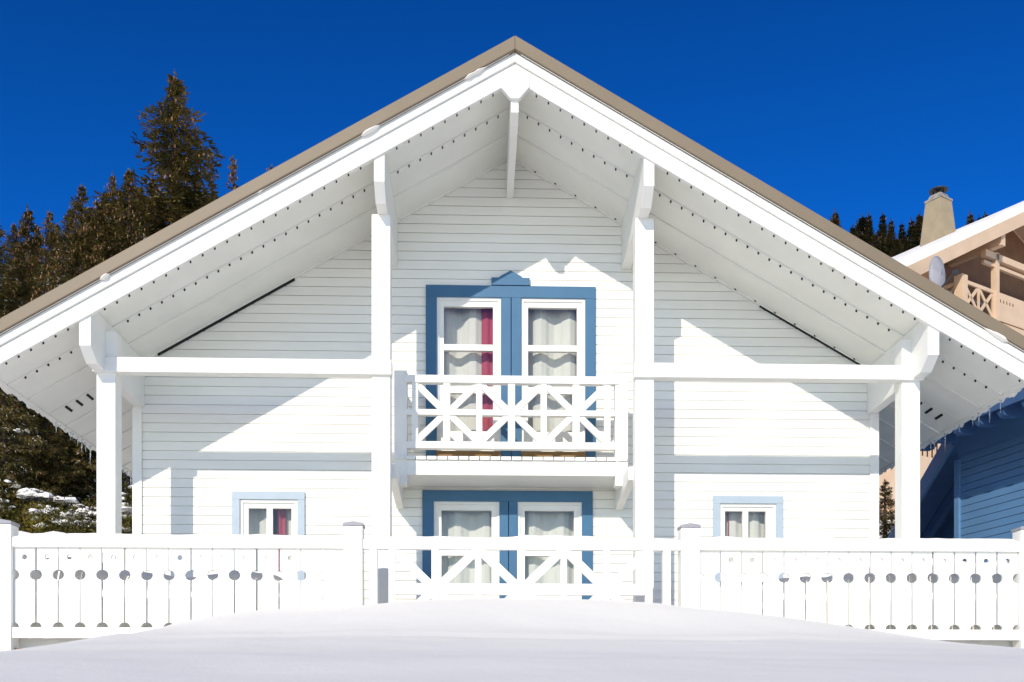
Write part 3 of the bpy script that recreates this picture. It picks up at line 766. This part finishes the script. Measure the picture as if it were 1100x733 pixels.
far = [(892,234,80,S2,'dark'),(897.5,225,76,S1,'alone'),(916,242,74,S3,''),(921,237,80,S1,''),(926.5,231,76,S3,''),(933,228,79,S1,'pair'),(948,228,76,S2,'mid'),(957,234,74,S1,''),(969,238,76,S2,'lone'),(979,234,80,S1,''),(988,229,74,S3,'chim'),(996,238,78,S1,''),
       (1042,227,80,S1,'right'),(1052,231,82,S2,'r2'),(1058,227,80,S1,'r3'),(940,250,72,S3,''),(963,255,72,S3,''),(908,255,76,S3,''),(975,256,73,S3,''),(1000,250,76,S3,'')]
LB = {'dark':'small distant spruce just left of the one nearest the right roof edge','alone':'pointed distant spruce apart from the row, just above the right roof edge','pair':'tallest spruce of the left cluster in the distant row','mid':'slender distant spruce in the middle of the row, left of the chimney','lone':'narrow low spruce with a gap on its left side in the distant row','chim':'broad distant spruce closest to the left side of the chimney','right':'distant spruce tip between the chimney and the snowy roof ridge','r2':'lower of the two distant spruce tips showing over the snowy beige roof','r3':'distant spruce tip furthest right above the snowy beige roof'}
for px, y, d, kd, tg in far:
    place_tree(kd, 11, px, y, d, 0, LB.get(tg, 'dark distant spruce crowded in the row left of the chimney'), GR, random.uniform(.62, .8))

def shrub_mesh(r, h, seed, mats, n=900, leaf=.12, snow=0):
    rr = random.Random(seed); mb = MB(); st = MB(); sn = MB()
    for k in range(9):
        a = rr.uniform(0, 6.28); q = Vector((r*.7*math.cos(a)*rr.random(), r*.7*math.sin(a)*rr.random(), h*rr.uniform(.6,1)))
        st.tube([(0,0,-.3), tuple(q*.5+rv(rr)*.05), tuple(q)], [.03,.018,.006], 5)
    cl = [(Vector((rr.uniform(-.75,.75)*r, rr.uniform(-.75,.75)*r, h*rr.uniform(.15,.85))), rr.uniform(.25,.5)*r) for _ in range(11)]
    for k in range(n):
        c, cr = rr.choice(cl); v = rv(rr).normalized(); p = c+v*cr*rr.uniform(.45,1.05)
        if p.z < 0: continue
        mb.cur = 0 if rr.random() < .85 else 1
        sliver(mb, p, v*.6+rv(rr)+Vector((0,0,.3)), rv(rr), leaf*rr.uniform(.7,1.5), leaf*rr.uniform(.3,.6))
    for k in range(snow):
        c, cr = rr.choice(cl); a = rr.uniform(0,6.28); p0 = c+Vector((cr*.6*math.cos(a), cr*.6*math.sin(a), cr*rr.uniform(.5,.95)))
        for _ in range(rr.randint(2,6)):
            p = p0+Vector((rr.uniform(-.22,.22), rr.uniform(-.22,.22), rr.uniform(-.05,.05)))*r; R = rr.uniform(.03,.10)*r; K = 7
            st_ = (rr.uniform(.8,1.9), rr.uniform(.7,1.3)); vs = [p+Vector((0,0,R*.55))]
            for j, (f_, z_) in enumerate(((.55,.42),(1.0,.0),(.7,-.35))):
                for i in range(K):
                    b = 2*PI*i/K; q = R*f_*rr.uniform(.7,1.3)
                    vs.append(p+Vector((q*st_[0]*math.cos(b), q*st_[1]*math.sin(b), R*(z_+rr.uniform(-.15,.15)))))
            mb.cur = 2
            mb.add(vs, [(0,1+i,1+(i+1)%K) for i in range(K)]+[(1+j*K+i,1+(j+1)*K+i,1+(j+1)*K+(i+1)%K,1+j*K+(i+1)%K) for j in (0,1) for i in range(K)])
    return [(mb.mesh('foliage', mats), 'foliage'), (st.mesh('stem', M['bark']), 'stem')]
SH = {'olive': [shrub_mesh(1.1,1.2,s,[M['olive'],M['drytwig'],M['snow']],9000,.042,10) for s in (1,2)],
      'dark': [shrub_mesh(1.2,1.3,s,[M['deepgreen'],M['olive'],M['snow']],9000,.042,9) for s in (5,6)],
      'dry': [shrub_mesh(1.0,1.0,s,[M['drytwig'],M['olive'],M['snow']],8000,.042,10) for s in (8,9)]}
SLB = {'olive':'olive green shrub dusted with snow on the slope left of the chalet','dark':'dark evergreen shrub with snow patches on the slope left of the chalet','dry':'dry brown shrub among snow on the slope left of the chalet'}
rs = random.Random(5); cnt = {'olive':0,'dark':0,'dry':0}
for k in range(78):
    d = rs.uniform(17, 32); px = rs.uniform(-40, 150)
    xc = (px-550)/1125*d; X, Y = camw(xc, d)
    if X > -6.3: continue
    kd = rs.choice(('dark','olive','dry','dark') if px < 70 else ('olive','olive','dry','dark'))
    t = thing('shrub', SLB[kd], 'shrub', (X, Y, H(X, Y)-.1), rs.uniform(0,6.28), {'olive':'olive shrubs on the left slope','dark':'dark shrubs on the left slope','dry':'dry shrubs on the left slope'}[kd])
    s = rs.uniform(.55,1.15)*(.8+d/60); t.scale = (s, s, s*rs.uniform(.7,1.2))
    for me, nm in rs.choice(SH[kd]): link(nm, me, t)
place_tree(K6, 11, 951, 515, 22, 0, 'small green conifer between the white chalet corner and its right front post', None, 1.3)

# ------------------------------------------------------------------ light, sky, camera
sc = bpy.context.scene
el = math.atan2(-SUN.z, math.hypot(SUN.x, SUN.y)); az = math.atan2(-SUN.x, -SUN.y)
sl = bpy.data.lights.new('sun', 'SUN'); sl.energy = 2.0; sl.angle = math.radians(.5); sl.color = (1, .91, .775)
so = bpy.data.objects.new('sun', sl); C.objects.link(so); so.rotation_euler = SUN.to_track_quat('-Z', 'Y').to_euler(); so.location = (-20,-60,40)
w = bpy.data.worlds.new('World'); sc.world = w; w.use_nodes = True; nt = w.node_tree
bg = nt.nodes['Background']; sk = nt.nodes.new('ShaderNodeTexSky'); sk.sky_type = 'NISHITA'; sk.sun_disc = False
sk.sun_elevation = el; sk.sun_rotation = az; sk.altitude = 2000; sk.air_density = 1.0; sk.dust_density = .1; sk.ozone_density = 3.0
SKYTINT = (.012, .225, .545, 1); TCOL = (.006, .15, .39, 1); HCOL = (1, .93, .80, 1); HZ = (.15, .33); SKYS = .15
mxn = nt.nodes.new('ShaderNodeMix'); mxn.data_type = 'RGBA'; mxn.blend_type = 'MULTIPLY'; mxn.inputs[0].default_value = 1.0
# deep polarised high-altitude blue overhead, paling to a bright low band added as unseen fill light
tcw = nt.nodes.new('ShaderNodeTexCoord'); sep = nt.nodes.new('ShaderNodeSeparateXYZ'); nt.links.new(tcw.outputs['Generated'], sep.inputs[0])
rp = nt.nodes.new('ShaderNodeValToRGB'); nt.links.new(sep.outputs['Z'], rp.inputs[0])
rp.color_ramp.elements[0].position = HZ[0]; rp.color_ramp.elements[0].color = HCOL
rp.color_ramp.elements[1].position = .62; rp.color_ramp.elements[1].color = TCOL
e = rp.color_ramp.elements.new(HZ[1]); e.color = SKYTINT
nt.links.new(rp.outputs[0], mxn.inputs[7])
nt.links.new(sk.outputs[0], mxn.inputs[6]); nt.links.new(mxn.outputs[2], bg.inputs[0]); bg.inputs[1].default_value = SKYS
cd = bpy.data.cameras.new('camera'); co = bpy.data.objects.new('camera', cd); C.objects.link(co)
co.location = CAM; co.rotation_euler = (PI/2, 0, -PSI)
cd.sensor_width = 36; cd.lens = 36*1125/1100; cd.shift_y = (768-366.5)/1100; cd.clip_end = 2000; cd.clip_start = .05
sc.camera = co
sc.view_settings.view_transform = 'Standard'; sc.view_settings.look = 'None'; sc.view_settings.gamma = 1; sc.view_settings.exposure = .95
sc.cycles.max_bounces = 10; sc.cycles.diffuse_bounces = 5; sc.cycles.transparent_max_bounces = 12
